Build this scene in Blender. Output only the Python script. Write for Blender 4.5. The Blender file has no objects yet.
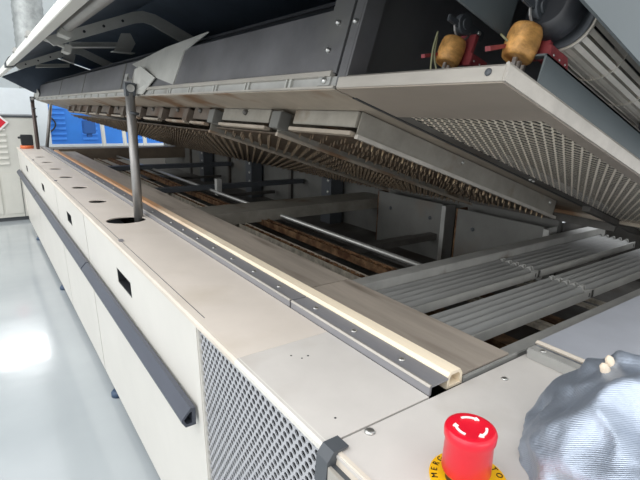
import bpy, bmesh, math, random
from mathutils import Vector, Matrix, noise
random.seed(7)
D = bpy.data
COL = bpy.context.scene.collection
G = 0.88           # height of the viewpoint over the floor; the oven's top plate lies at 0.58
TOP = 0.58
ID = Matrix.Identity(4)

# ------------------------------------------------------------------ materials
def srgb(r, g, b):
    f = lambda c: (c/255/12.92) if c/255 <= .04045 else ((c/255+.055)/1.055)**2.4
    return (f(r), f(g), f(b), 1)
MATS = {}
def mat(name, rgb, rough=.5, metal=0., var=.06, scale=8., rust=0., rustcol=(120,80,50), bump=0., stretch=None, coat=0., spec=.5, rvar=.0):
    if name in MATS: return MATS[name]
    m = D.materials.new(name); m.use_nodes = True
    nt = m.node_tree; N = nt.nodes; L = nt.links
    b = N['Principled BSDF']
    tc = N.new('ShaderNodeTexCoord'); mp = N.new('ShaderNodeMapping')
    L.new(tc.outputs['Object'], mp.inputs['Vector'])
    if stretch: mp.inputs['Scale'].default_value = stretch
    n = N.new('ShaderNodeTexNoise'); n.inputs['Scale'].default_value = scale; n.inputs['Detail'].default_value = 6; n.inputs['Roughness'].default_value = .65
    L.new(mp.outputs[0], n.inputs['Vector'])
    c = srgb(*rgb)
    r = N.new('ShaderNodeValToRGB'); r.color_ramp.elements[0].position = .3; r.color_ramp.elements[1].position = .7
    r.color_ramp.elements[0].color = tuple(max(0, x*(1-var*2)) for x in c[:3])+(1,)
    r.color_ramp.elements[1].color = tuple(min(1, x*(1+var*2)) for x in c[:3])+(1,)
    L.new(n.outputs['Fac'], r.inputs[0]); out = r.outputs[0]
    if rust > 0:
        n2 = N.new('ShaderNodeTexNoise'); n2.inputs['Scale'].default_value = scale*.6; n2.inputs['Detail'].default_value = 8
        mp2 = N.new('ShaderNodeMapping'); mp2.inputs['Location'].default_value = (3.1, 7.7, 1.9)
        L.new(mp.outputs[0], mp2.inputs['Vector']); L.new(mp2.outputs[0], n2.inputs['Vector'])
        r2 = N.new('ShaderNodeValToRGB'); r2.color_ramp.elements[0].position = .62-rust*.3; r2.color_ramp.elements[1].position = .72-rust*.2
        L.new(n2.outputs['Fac'], r2.inputs[0])
        mx = N.new('ShaderNodeMix'); mx.data_type = 'RGBA'
        L.new(r2.outputs[0], mx.inputs[0]); L.new(out, mx.inputs[6]); mx.inputs[7].default_value = srgb(*rustcol)
        out = mx.outputs[2]
    L.new(out, b.inputs['Base Color'])
    b.inputs['Roughness'].default_value = rough; b.inputs['Metallic'].default_value = metal
    b.inputs['Coat Weight'].default_value = coat; b.inputs['Specular IOR Level'].default_value = spec
    if rvar:
        mr = N.new('ShaderNodeMapRange'); mr.inputs[3].default_value = rough-rvar; mr.inputs[4].default_value = rough+rvar
        L.new(n.outputs['Fac'], mr.inputs[0]); L.new(mr.outputs[0], b.inputs['Roughness'])
    if bump:
        bp = N.new('ShaderNodeBump'); bp.inputs['Strength'].default_value = bump; bp.inputs['Distance'].default_value = .002
        L.new(n.outputs['Fac'], bp.inputs['Height']); L.new(bp.outputs[0], b.inputs['Normal'])
    MATS[name] = m
    return m

def perforated(name, rgb, pitch, rad, axes, metal=.6, rough=.4, square=False):
    """Sheet with real see-through holes on a staggered grid (object coordinates)."""
    m = D.materials.new(name); m.use_nodes = True
    nt = m.node_tree; N = nt.nodes; L = nt.links; b = N['Principled BSDF']
    b.inputs['Base Color'].default_value = srgb(*rgb); b.inputs['Metallic'].default_value = metal; b.inputs['Roughness'].default_value = rough
    tc = N.new('ShaderNodeTexCoord'); sp = N.new('ShaderNodeSeparateXYZ'); L.new(tc.outputs['Object'], sp.inputs[0])
    def M(op, a, bb=None, c=None):
        n = N.new('ShaderNodeMath'); n.operation = op
        for i, v in enumerate((a, bb, c)):
            if v is None: continue
            if isinstance(v, (int, float)): n.inputs[i].default_value = v
            else: L.new(v, n.inputs[i])
        return n.outputs[0]
    px, py = pitch
    def lattice(off):
        res = []
        for k, (ax, p) in enumerate(zip(axes, (px, py))):
            v = M('ADD', M('DIVIDE', sp.outputs[ax], p), off)
            fr = M('SUBTRACT', v, M('FLOOR', v)); res.append(M('MULTIPLY', M('SUBTRACT', fr, .5), p))
        if square: return M('ADD', M('ABSOLUTE', M('MULTIPLY', res[0], square[0])), M('ABSOLUTE', M('MULTIPLY', res[1], square[1])))
        return M('SQRT', M('ADD', M('MULTIPLY', res[0], res[0]), M('MULTIPLY', res[1], res[1])))
    d = M('MINIMUM', lattice(0.0), lattice(.5))
    hole = M('LESS_THAN', d, rad)
    tr = N.new('ShaderNodeBsdfTransparent'); mx = N.new('ShaderNodeMixShader')
    L.new(hole, mx.inputs[0]); L.new(b.outputs[0], mx.inputs[1]); L.new(tr.outputs[0], mx.inputs[2])
    L.new(mx.outputs[0], N['Material Output'].inputs['Surface'])
    return m

WHITE  = mat('white_powder_coat', (207,204,196), .38, var=.02, scale=5, rust=0.0)
TOPW   = mat('top_plate_coat', (212,203,192), .42, var=.03, scale=6, rust=.04, rustcol=(200,190,176), rvar=.05)
NEARW  = mat('near_plate_lit_coat', (199,195,189), .42, var=.03, scale=9, rust=.15, rustcol=(186,180,172))  # separate tone paints in the change of light on the top cover
EDGEW  = mat('bare_edge', (205,196,182), .5, var=.05)
HANDLE = mat('handle_grey', (70,74,84), .42, var=.04, scale=20, stretch=(1,.2,1))
GALV   = mat('galvanised_steel', (166,166,162), .45, .3, var=.08, scale=14, rust=.1, rustcol=(120,114,104), rvar=.08)
STEEL  = mat('rail_steel', (146,146,150), .42, .35, var=.08, scale=20, stretch=(1,.15,1), rvar=.08)
STEELP = mat('deck_steel', (172,162,150), .5, .25, var=.10, scale=24, stretch=(1,.1,1), rust=.2, rustcol=(104,92,80), bump=.1)
DUCT   = mat('duct_steel', (110,110,112), .5, .5, var=.12, scale=7, rust=.15, rustcol=(116,116,114), rvar=.08)
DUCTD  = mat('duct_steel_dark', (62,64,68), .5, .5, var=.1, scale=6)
SHELLI = mat('hood_lining', (74,84,96), .55, .3, var=.12, scale=5)
RIBM   = mat('hood_rib_metal', (180,180,174), .5, .4, var=.06, scale=10)
RIM    = mat('hood_rim_paint', (226,225,217), .4, var=.02, scale=10)
UNDER  = mat('hood_underside_steel', (158,148,134), .5, .35, var=.10, scale=12, rust=.3, rustcol=(126,98,72), rvar=.06)
FLANGE = mat('flange_steel', (178,173,164), .4, .4, var=.10, scale=16, stretch=(1,.2,1), rvar=.08)
PANELM = mat('nozzle_box_steel', (146,142,132), .5, .45, var=.10, scale=15, rust=.15, rustcol=(116,100,82))
WEATH  = mat('weathered_box_steel', (98,89,80), .55, .35, var=.15, scale=20, rust=.4, rustcol=(88,68,52))
NOZZ   = mat('nozzle_steel', (78,68,56), .55, .45, var=.3, scale=30, rust=.5, rustcol=(70,54,40))
PINM   = mat('nozzle_pin_metal', (156,140,112), .45, .5, var=.3, scale=40, rust=.35, rustcol=(90,70,50))
BOLT   = mat('zinc_bolt', (190,190,186), .3, .9, var=.08, scale=60)
DARK   = mat('interior_dark_steel', (88,86,82), .6, .3, var=.2, scale=9, rust=.3, rustcol=(64,56,48))
PLATE  = mat('inner_plate_steel', (108,108,104), .55, .35, var=.07, scale=10, rust=.12, rustcol=(112,106,98))
BLACK  = mat('black_plastic', (34,36,40), .45, var=.1, scale=20)
GREYC  = mat('dark_grey_coat', (72,76,80), .45, var=.05, scale=20)
CHAIN  = mat('chain_steel', (126,98,72), .5, .6, var=.3, scale=60, rust=.5, rustcol=(84,56,38))
RACK   = mat('pale_chain_steel', (190,182,166), .45, .5, var=.2, scale=60)
ROD    = mat('polished_rod', (170,170,166), .35, .6, var=.05, scale=30, stretch=(1,.1,1))
STRUT  = mat('strut_metal', (150,148,145), .38, .6, var=.05, scale=30)
TRAYM  = mat('grille_steel', (138,139,137), .5, .25, var=.08, scale=22, stretch=(.2,1,1), rvar=.08)
SHEET  = mat('cover_sheet_steel', (184,188,196), .45, .3, var=.05, scale=6, rust=.25, rustcol=(124,128,136), rvar=.08)
RED    = mat('red_plastic', (214,14,42), .32, var=.03, scale=20, coat=.2)
YEL    = mat('yellow_disc', (240,186,20), .42, var=.02)
WH     = mat('white_print', (240,236,232), .5, var=0)
INK    = mat('black_print', (30,26,20), .5, var=0)
COIL   = mat('varnished_copper_coil', (190,142,80), .5, .15, var=.3, scale=70, stretch=(.3,1,1), rust=.3, rustcol=(150,92,40), bump=.6)
LAMIN  = mat('red_lamination', (128,52,56), .5, .1, var=.15, scale=40)
FANM   = mat('fan_blade_steel', (190,184,172), .36, .45, var=.1, scale=20)
WIRE   = mat('olive_wire', (126,126,96), .5, var=.05)
CABM   = mat('control_cabinet_paint', (206,205,196), .5, var=.02)
BLUE   = mat('blue_paint', (58,136,226), .45, var=.03)
BLUED  = mat('blue_paint_deep', (40,92,160), .5, var=.03)
ORANGE = mat('orange_plastic', (216,110,62), .5, var=.03)
PALE   = mat('pale_panel', (216,222,224), .5, var=.04, scale=3, rust=.25, rustcol=(186,212,214))
SHELLW = mat('grey_end_plate', (94,102,104), .45, .25, var=.04, scale=5)

def seal_mat():
    m = mat('cream_seal', (242,228,202), .6, var=.05, scale=30, stretch=(1,.1,1))
    # the far half of the strip is heat-stained orange-brown
    N = m.node_tree.nodes; L = m.node_tree.links; b = N['Principled BSDF']
    src = b.inputs['Base Color'].links[0].from_socket
    tc = N.new('ShaderNodeTexCoord'); sp = N.new('ShaderNodeSeparateXYZ'); L.new(tc.outputs['Object'], sp.inputs[0])
    n = N.new('ShaderNodeTexNoise'); n.inputs['Scale'].default_value = 5; L.new(tc.outputs['Object'], n.inputs['Vector'])
    a = N.new('ShaderNodeMath'); a.operation = 'ADD'; L.new(sp.outputs[1], a.inputs[0]); L.new(n.outputs['Fac'], a.inputs[1])
    mr = N.new('ShaderNodeMapRange'); mr.inputs[1].default_value = 1.5; mr.inputs[2].default_value = 1.95; L.new(a.outputs[0], mr.inputs[0])
    mx = N.new('ShaderNodeMix'); mx.data_type = 'RGBA'; L.new(mr.outputs[0], mx.inputs[0]); L.new(src, mx.inputs[6]); mx.inputs[7].default_value = srgb(184,142,104)
    L.new(mx.outputs[2], b.inputs['Base Color'])
    return m
SEAL = seal_mat()

def foil_mat():
    m = D.materials.new('aluminised_cloth'); m.use_nodes = True
    N = m.node_tree.nodes; L = m.node_tree.links; b = N['Principled BSDF']
    b.inputs['Base Color'].default_value = srgb(172,182,196); b.inputs['Metallic'].default_value = .85; b.inputs['Roughness'].default_value = .36
    tc = N.new('ShaderNodeTexCoord')
    w = N.new('ShaderNodeTexWave'); w.inputs['Scale'].default_value = 240; w.inputs['Distortion'].default_value = .4; w.bands_direction = 'DIAGONAL'
    w2 = N.new('ShaderNodeTexNoise'); w2.inputs['Scale'].default_value = 260; w2.inputs['Detail'].default_value = 2
    w3 = N.new('ShaderNodeTexNoise'); w3.inputs['Scale'].default_value = 26; w3.inputs['Detail'].default_value = 5
    for n in (w, w2, w3): L.new(tc.outputs['Object'], n.inputs['Vector'])
    ad = N.new('ShaderNodeMath'); ad.operation = 'ADD'; L.new(w.outputs['Fac'], ad.inputs[0]); L.new(w2.outputs['Fac'], ad.inputs[1])
    b1 = N.new('ShaderNodeBump'); b1.inputs['Strength'].default_value = .32; b1.inputs['Distance'].default_value = .0004; L.new(ad.outputs[0], b1.inputs['Height'])
    b2 = N.new('ShaderNodeBump'); b2.inputs['Strength'].default_value = .5; b2.inputs['Distance'].default_value = .006; L.new(w3.outputs['Fac'], b2.inputs['Height'])
    L.new(b1.outputs[0], b2.inputs['Normal']); L.new(b2.outputs[0], b.inputs['Normal'])
    mr = N.new('ShaderNodeMapRange'); mr.inputs[3].default_value = .36; mr.inputs[4].default_value = .58; L.new(w2.outputs['Fac'], mr.inputs[0]); L.new(mr.outputs[0], b.inputs['Roughness'])
    return m
FOIL = foil_mat()

def floor_mat():
    m = D.materials.new('glossy_resin_floor'); m.use_nodes = True
    N = m.node_tree.nodes; L = m.node_tree.links; b = N['Principled BSDF']
    tc = N.new('ShaderNodeTexCoord'); n = N.new('ShaderNodeTexNoise'); n.inputs['Scale'].default_value = 1.6; n.inputs['Detail'].default_value = 7
    L.new(tc.outputs['Object'], n.inputs['Vector'])
    r = N.new('ShaderNodeValToRGB'); r.color_ramp.elements[0].color = srgb(160,167,170); r.color_ramp.elements[1].color = srgb(178,184,186)
    r.color_ramp.elements[0].position = .3; r.color_ramp.elements[1].position = .7
    L.new(n.outputs['Fac'], r.inputs[0]); L.new(r.outputs[0], b.inputs['Base Color'])
    b.inputs['Roughness'].default_value = .16; b.inputs['Coat Weight'].default_value = .5; b.inputs['Coat Roughness'].default_value = .06
    n2 = N.new('ShaderNodeTexNoise'); n2.inputs['Scale'].default_value = 7; L.new(tc.outputs['Object'], n2.inputs['Vector'])
    bp = N.new('ShaderNodeBump'); bp.inputs['Strength'].default_value = .12; bp.inputs['Distance'].default_value = .01; L.new(n2.outputs['Fac'], bp.inputs['Height']); L.new(bp.outputs[0], b.inputs['Normal'])
    return m

# ------------------------------------------------------------------ mesh helpers
def BM(): return bmesh.new()
def box(bm, x0, x1, y0, y1, z0, z1, bev=0):
    vs = [bm.verts.new((x, y, z)) for x in (x0, x1) for y in (y0, y1) for z in (z0, z1)]
    fs = [bm.faces.new([vs[i] for i in q]) for q in ((0,1,3,2),(4,6,7,5),(0,4,5,1),(2,3,7,6),(0,2,6,4),(1,5,7,3))]
    if bev:
        es = list({e for f in fs for e in f.edges})
        bmesh.ops.bevel(bm, geom=es, offset=bev, segments=2, affect='EDGES')
    return bm
def prism(bm, prof, a0, a1, axis='Y', bev=0):
    """prof: closed outline; axis Y -> (x,z), axis X -> (y,z), axis Z -> (x,y)."""
    def P(p, a): return {'Y': (p[0], a, p[1]), 'X': (a, p[0], p[1]), 'Z': (p[0], p[1], a)}[axis]
    A = [bm.verts.new(P(p, a0)) for p in prof]; B = [bm.verts.new(P(p, a1)) for p in prof]
    fs = [bm.faces.new(A), bm.faces.new(B[::-1])]
    n = len(prof)
    for i in range(n): fs.append(bm.faces.new((A[i], B[i], B[(i+1) % n], A[(i+1) % n])))
    bmesh.ops.recalc_face_normals(bm, faces=fs)
    if bev:
        es = list({e for f in fs for e in f.edges})
        bmesh.ops.bevel(bm, geom=es, offset=bev, segments=2, affect='EDGES')
    return bm
def sheet(bm, path, t, y0, y1):
    """Folded sheet of thickness t following an open path in (x,z), extruded along Y."""
    off = []
    for i, p in enumerate(path):
        d = Vector((0, 0))
        if i > 0: d += (Vector(p)-Vector(path[i-1])).normalized()
        if i < len(path)-1: d += (Vector(path[i+1])-Vector(p)).normalized()
        d.normalize(); off.append((p[0]-d.y*t, p[1]+d.x*t))
    return prism(bm, list(path)+off[::-1], y0, y1, 'Y')
def tube(bm, pts, r, seg=12, caps=True):
    pts = [Vector(p) for p in pts]; rings = []
    rs = r if isinstance(r, (list, tuple)) else [r]*len(pts)
    t0 = (pts[1]-pts[0]).normalized(); up = Vector((0,0,1)) if abs(t0.z) < .9 else Vector((1,0,0))
    n = t0.cross(up).normalized()
    for i, p in enumerate(pts):
        t = (pts[min(i+1, len(pts)-1)]-pts[max(i-1, 0)]).normalized()
        n = (n-t*n.dot(t)).normalized(); b = t.cross(n)
        rings.append([bm.verts.new(p+(n*math.cos(2*math.pi*k/seg)+b*math.sin(2*math.pi*k/seg))*rs[i]) for k in range(seg)])
    fs = []
    for A, B in zip(rings, rings[1:]):
        for k in range(seg):
            f = bm.faces.new((A[k], A[(k+1) % seg], B[(k+1) % seg], B[k])); f.smooth = seg > 6; fs.append(f)
    if caps: fs += [bm.faces.new(rings[0][::-1]), bm.faces.new(rings[-1])]
    return bm
def obj(name, bm, m, parent=None, world=True):
    bmesh.ops.recalc_face_normals(bm, faces=bm.faces[:])
    me = D.meshes.new(name)
    if parent is not None and world:
        r = parent
        while r.parent: r = r.parent
        mt = Matrix.Translation(r.location) @ r.rotation_euler.to_matrix().to_4x4()
        bm.transform(mt.inverted())
    bm.to_mesh(me); bm.free(); me.materials.append(m)
    o = D.objects.new(name, me); COL.objects.link(o); o.parent = parent
    return o
def thing(name, label, cat, loc, rot=(0,0,0), group=None):
    o = D.objects.new(name, None); COL.objects.link(o); o.empty_display_size = .05
    o.location = loc; o.rotation_euler = rot; o['label'] = label; o['category'] = cat
    if group: o['group'] = group
    return o
def tag(o, label, cat, group=None):
    o['label'] = label; o['category'] = cat
    if group: o['group'] = group
    return o
def struct(o): o['kind'] = 'structure'; return o
def copy_tree(o, parent=None):
    c = o.copy(); COL.objects.link(c); c.parent = parent
    for ch in list(o.children): copy_tree(ch, c)
    return c
def screw(bm, c, r, h, n=(0,0,1), seg=14):
    c = Vector(c); n = Vector(n).normalized()
    tube(bm, [c, c+n*h*.35, c+n*h*.8, c+n*h], [r, r*1.0, r*.75, r*.3], seg)

# ------------------------------------------------------------------ setting
bm = BM(); box(bm, -6, 7, -1.5, 10, -.1, 0); fl = struct(obj('floor', bm, floor_mat()))
bm = BM(); box(bm, -6, 7, 9.6, 9.75, 0, 5.5)
struct(obj('wall_back', bm, mat('hall_wall', (190,196,194), .6, var=.03, scale=2)))

# ------------------------------------------------------------------ oven base
def lean(bm):
    for v in bm.verts: v.co.x += (.572-v.co.z)*.035
    return bm
FX = .23          # front face of the oven
Y0, Y1 = -.12, 4.13
base = thing('tunnel_oven', 'long white tunnel oven lower body with grey handle bars, under the raised hood', 'oven', (.75, 2.0, 0))
PIT = .41
# front panels (upper skirt down to z .095)
joints = [.639, 1.53, 2.15, 3.1, 4.12]
slots = [(1.02, 1.145), (1.80, 1.90), (2.58, 2.68), (3.42, 3.52)]
for i in range(4):
    a, b = joints[i]+.004, joints[i+1]-.004
    sy0, sy1 = slots[i]
    bm = BM(); z0, z1, s0, s1 = .045, .572, .475, .513
    for (ya, yb, za, zb) in ((a, sy0, z0, z1), (sy1, b, z0, z1), (sy0, sy1, z0, s0), (sy0, sy1, s1, z1)):
        box(bm, FX, FX+.014, ya, yb, za, zb)
    bmesh.ops.remove_doubles(bm, verts=bm.verts[:], dist=1e-5)
    p = obj('front_panel', lean(bm), WHITE, base)
    bm = BM()
    prism(bm, [(FX+.001, s0), (FX+.022, s0), (FX+.022, s1), (FX+.001, s1), (FX+.001, s1-.003), (FX+.018, s1-.003), (FX+.018, s0+.003), (FX+.001, s0+.003)], sy0, sy1)
    box(bm, FX+.001, FX+.022, sy0, sy0+.003, s0, s1); box(bm, FX+.001, FX+.022, sy1-.003, sy1, s0, s1)
    obj('grip_recess', lean(bm), BLACK, p)
# side frame post between perforated panel and first panel
bm = BM(); box(bm, FX-.003, FX+.02, .618, .640, .045, .574, .002); obj('corner_post', lean(bm), WHITE, base)
# handles: triangular hollow bars
def handle(ya, yb, nm='handle_bar'):
    bm = BM(); cx, cz = .216, .404
    out = [(cx+.014, cz+.017), (cx+.006, cz+.018), (cx-.009, cz+.001), (cx-.009, cz-.004), (cx-.003, cz-.014), (cx+.014, cz-.014)]
    inn = [(cx+.008, cz+.011), (cx+.005, cz+.011), (cx-.005, cz+.000), (cx-.005, cz-.002), (cx-.001, cz-.009), (cx+.008, cz-.009)]
    n = 6; rings = []
    for prof in (out, inn):
        rings.append([[bm.verts.new((p[0], y, p[1])) for p in prof] for y in (ya, yb)])
    for k in range(n):
        j = (k+1) % n
        bm.faces.new((rings[0][0][k], rings[0][0][j], rings[0][1][j], rings[0][1][k]))
        bm.faces.new((rings[1][0][k], rings[1][1][k], rings[1][1][j], rings[1][0][j]))
        for e in (0, 1): bm.faces.new((rings[0][e][k], rings[1][e][k], rings[1][e][j], rings[0][e][j]))
    return obj(nm, bm, HANDLE, base)
handle(.645, 1.515); handle(1.523, 2.9); handle(2.908, 4.1)
# perforated intake panel + black sheet painting in the shade behind its holes
bm = BM(); box(bm, FX+.002, FX+.0035, -.1, .619, .05, .570)
obj('perforated_panel', lean(bm), perforated('perforated_steel', (176,177,180), (.0122, .0180), .0039, (1, 2), .2, .45), base)
bm = BM(); box(bm, FX+.05, FX+.06, -.1, .615, .05, .566); obj('panel_shade_sheet', bm, BLACK, base)
# top cover plates, folded down at the front; rod hole + vent holes are real openings
def top_plate(name, m, ya, yb, holes, xb=.372, zt=TOP, edge=True):
    bm = BM()
    # triangulated plate with holes
    vs = []; es = []
    def loop(pts):
        v = [bm.verts.new((x, y, zt)) for x, y in pts]
        for i in range(len(v)): es.append(bm.edges.new((v[i], v[(i+1) % len(v)])))
        return v
    loop([(FX, ya), (xb, ya), (xb, yb), (FX, yb)])
    for (cx, cy, rx, ry) in holes:
        loop([(cx+rx*math.cos(t*math.pi/14), cy+ry*math.sin(t*math.pi/14)) for t in range(28)])
    r = bmesh.ops.triangle_fill(bm, use_beauty=True, use_dissolve=False, edges=es)
    fs = [f for f in r['geom'] if isinstance(f, bmesh.types.BMFace)]
    # drop faces inside holes
    for f in list(fs):
        c = f.calc_center_median()
        if any(((c.x-h[0])/h[2])**2+((c.y-h[1])/h[3])**2 < .97 for h in holes): bm.faces.remove(f); fs.remove(f)
    for f in bm.faces: 
        if f.normal.z < 0: f.normal_flip()
    ex = bmesh.ops.extrude_face_region(bm, geom=bm.faces[:])
    bmesh.ops.translate(bm, vec=(0, 0, -.003), verts=[g for g in ex['geom'] if isinstance(g, bmesh.types.BMVert)])
    o = obj(name, bm, m, base)
    if edge:
        bm = BM(); prism(bm, [(FX-.003, zt-.0085), (FX+.001, zt-.0085), (FX+.001, zt-.004), (FX+.004, zt-.0032), (FX+.004, zt+.0002), (FX, zt-.0005), (FX-.003, zt-.003)], ya, yb)
        obj('folded_edge', bm, EDGEW if m is TOPW else WHITE, o)
    return o
hl = [(.309, 1.345, .052, .044)]+[(.298, 1.664+.3255*k, .0275, .0275) for k in range(6)]
tp = top_plate('top_cover', TOPW, .4905, 4.12, hl)
bm = BM(); box(bm, .2425, .2435, .625, 4.1, TOP-.001, TOP+.0004); obj('cover_seam', bm, GREYC, tp)
for y in (1.12, 2.2, 3.1):
    bm = BM(); box(bm, .238, .248, y, y+.012, TOP, TOP+.004, .0008); obj('edge_catch', bm, STEEL, tp)
# dark trough beneath the holes
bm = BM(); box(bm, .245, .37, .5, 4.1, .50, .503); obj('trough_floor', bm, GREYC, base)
np_ = top_plate('near_top_cover', NEARW, .300, .4902, [])  # continues top_cover, split only where the light on it changes
bm = BM(); box(bm, FX, .56, Y0, .2975, TOP-.003, TOP)
o = obj('near_top_cover', bm, NEARW, base)
bm = BM(); screw(bm, (.277, .291, TOP), .0055, .003); obj('screw', bm, BOLT, o)
bm = BM(); screw(bm, (.477, .276, TOP), .004, .002); obj('screw', bm, BOLT, o)
for (x, y, r) in ((.262, .327, .0012), (.292, .46, .0012), (.30, .447, .0012), (.31, .448, .0014)):
    bm = BM(); tube(bm, [(x, y, TOP-.001), (x, y, TOP+.0004)], r, 8); obj('rivet_hole', bm, BLACK, np_)
# end cap and metal trim strip along the near front edge
bm = BM(); prism(bm, [(FX-.012, .548), (FX-.004, .545), (FX+.001, .581), (FX+.014, .5825), (FX+.014, .5845), (FX-.003, .5845), (FX-.010, .576)], .283, .300); obj('trim_end_cap', bm, GREYC, base)
bm = BM(); box(bm, FX-.010, FX-.006, Y0, .283, .553, .572, .0006); ts = obj('trim_strip', bm, FLANGE, base)
bm = BM(); box(bm, FX-.005, FX+.002, Y0, .283, .548, .570); obj('strip_backing', bm, GREYC, ts)
bm = BM(); prism(bm, [(FX-.001, .566), (FX+.003, .566), (FX+.006, .5815), (FX+.002, .5815)], Y0, .283); obj('folded_edge', bm, EDGEW, o)
# interior pit: floor, front inner wall, rear wall, far end wall, near end wall
bm = BM(); box(bm, .24, 1.60, Y0, Y1, PIT-.02, PIT); obj('pit_floor', bm, DARK, base)
bm = BM(); box(bm, .46, .50, .31, Y1, PIT, .565); obj('inner_wall', bm, DARK, base)
bm = BM(); box(bm, 1.30, 1.32, .66, Y1, .1, .612); obj('rear_wall', bm, PLATE, base)
bm = BM(); box(bm, 1.60, 1.62, Y0, .66, .1, .60); box(bm, 1.32, 1.60, .655, .66, .1, .60); obj('rear_wall', bm, DARK, base)
bm = BM(); box(bm, .24, 1.32, Y1-.02, Y1, .1, .578); obj('end_wall', bm, WHITE, base)
bm = BM(); box(bm, .44, 1.30, 3.62, 3.70, .52, .600, .002); obj('cross_beam', bm, mat('bronze_steel', (120,108,94), .5, .4, var=.1), base)
bm = BM(); box(bm, .255, 1.6, Y0, Y0+.02, .1, .575); obj('end_wall', bm, WHITE, base)
# seams and standing plates against the rear wall
for y in (1.75, 2.05, 2.49, 2.79, 3.2, 3.47):
    bm = BM(); box(bm, 1.285, 1.299, y, y+.022, PIT, .61); obj('wall_rib', bm, DARK, base)
for y in (1.62, 2.36, 3.05):
    bm = BM(); box(bm, 1.22, 1.285, y, y+.07, PIT, .608); obj('wall_post', bm, GREYC, base)
    for k in range(3):
        bm = BM(); screw(bm, (1.22, y+.02, .50+.05*k), .008, .006, (-1,0,0)); obj('bolt', bm, BOLT, base)
def standing_plate(y0, y1, zt):
    bm = BM(); box(bm, 1.22, 1.224, y0, y1, PIT, zt, .001)
    o = obj('standing_plate', bm, PLATE, base)
    bm = BM(); box(bm, 1.216, 1.222, y0-.016, y0, PIT, zt-.004); box(bm, 1.219, 1.28, y0-.004, y0, PIT, zt-.004)
    obj('plate_flange', bm, GALV, o)
    bm = BM(); box(bm, 1.22, 1.27, y1, y1+.005, PIT, zt); obj('plate_edge', bm, CHAIN, o)
    w = y1-y0
    for f in (.16, .78):
        bm = BM(); screw(bm, (1.22, y0+w*f, zt-.055), .0065, .006, (-1,0,0)); obj('screw', bm, GREYC, o)
standing_plate(1.006, 1.315, .603); standing_plate(.655, .945, .600)
# cross beams
def xbeam(x0, x1, y0, y1, z0, z1, m=GALV, n='cross_beam'):
    bm = BM(); box(bm, x0, x1, y0, y1, z0, z1, .0012); return obj(n, bm, m, base)
xbeam(.53, 1.46, .602, .634, .545, .584)
xbeam(.533, 1.60, .312, .334, .545, .573)
bm = BM(); box(bm, .434, .545, .3015, .3055, .560, .5835, .0008); obj('end_bracket', bm, GALV, base)
b2 = xbeam(.53, 1.285, 1.33, 1.47, .533, .571, PANELM)
xbeam(.53, 1.285, 1.02, 1.05, .48, .50, DARK)
xbeam(.53, 1.285, 1.93, 1.965, .545, .565, GREYC)
xbeam(.53, 1.285, 2.75, 2.80, .545, .568, GREYC)
bm = BM(); box(bm, .80, .822, 1.86, 1.885, .53, .60, .001); obj('bolt_post', bm, GALV, base)
# feet
for y in (1.43, 2.52, .55, 3.6):
    bm = BM(); tube(bm, [(.262, y, 0), (.262, y, .012), (.262, y, .02)], [.020, .020, .014], 20); tube(bm, [(.265, y, .02), (.265, y, .1)], .007, 12)
    f = obj('levelling_foot', bm, mat('blue_rubber', (56,76,100), .5, var=.1), base)
for x in (.30, 1.2):
    for y in (.2, 2.1, 3.9):
        bm = BM(); box(bm, x, x+.05, y, y+.05, .0, .11); obj('leg', bm, GREYC, base)

# ------------------------------------------------------------------ deck strips beside the opening
def rail(y0, y1, label):
    t = thing('rail_channel', label, 'metal rail', (.39, y0, TOP), group='grey channel rails along the top plate')
    bm = BM(); prism(bm, [(.373, TOP), (.376, TOP), (.376, TOP+.0095), (.404, TOP+.0095), (.404, TOP+.012), (.375, TOP+.012), (.373, TOP+.010)], y0, y1)
    r_ = obj('channel', bm, STEEL, t)
    bm = BM(); prism(bm, [(.3722, TOP+.0105), (.3745, TOP+.0105), (.3765, TOP+.0126), (.3745, TOP+.0128)], y0, y1); obj('bright_edge', bm, FLANGE, t)
    y = y0+.06
    while y < y1:
        bm = BM(); screw(bm, (.389, y, TOP+.012), .0042, .0022); obj('screw', bm, BOLT, t); y += .092 if y < 1.2 else .16
    return t
rail(.301, .590, 'short grey channel rail nearest the red button, its open end showing')
rail(.594, 2.1, 'grey channel rail with screws running past the steel support rod')
rail(2.104, 4.05, 'farthest grey channel rail, ending by the black box')
# hollow cream seal
bm = BM()
out = [(.405, TOP-.004), (.432, TOP-.004), (.4315, TOP+.010), (.427, TOP+.0165), (.409, TOP+.0165), (.4052, TOP+.012)]
inn = [(.409, TOP-.001), (.4285, TOP-.001), (.428, TOP+.009), (.424, TOP+.013), (.412, TOP+.013), (.409, TOP+.009)]
R4 = []
for prof in (out, inn): R4.append([[bm.verts.new((p[0], y, p[1])) for p in prof] for y in (.303, 3.6)])
for k in range(6):
    j = (k+1) % 6
    bm.faces.new((R4[0][0][k], R4[0][0][j], R4[0][1][j], R4[0][1][k])); bm.faces.new((R4[1][0][k], R4[1][1][k], R4[1][1][j], R4[1][0][j]))
    for e in (0, 1): bm.faces.new((R4[0][e][k], R4[1][e][k], R4[1][e][j], R4[0][e][j]))
tag(obj('sealing_strip', bm, SEAL), 'long cream hollow sealing strip lying between grey rail and steel deck', 'seal strip')
def deck(y0, y1, label):
    t = thing('deck_plate', label, 'steel plate', (.48, y0, TOP-.01), group='steel deck plates beside the oven opening')
    bm = BM(); prism(bm, [(.434, TOP-.006), (.436, TOP-.006), (.436, TOP+.003), (.528, TOP+.003), (.528, TOP-.014), (.530, TOP-.014), (.530, TOP+.005), (.434, TOP+.005)], y0, y1)
    obj('plate', bm, STEELP, t)
    bm = BM(); box(bm, .440, .446, y0, y0+.012, TOP-.004, TOP+.002); obj('hinge_tab', bm, CHAIN, t)
    return t
deck(.306, .636, 'brushed steel deck plate nearest the red button')
deck(.640, 1.40, 'middle steel deck plate beside the cream strip')
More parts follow.
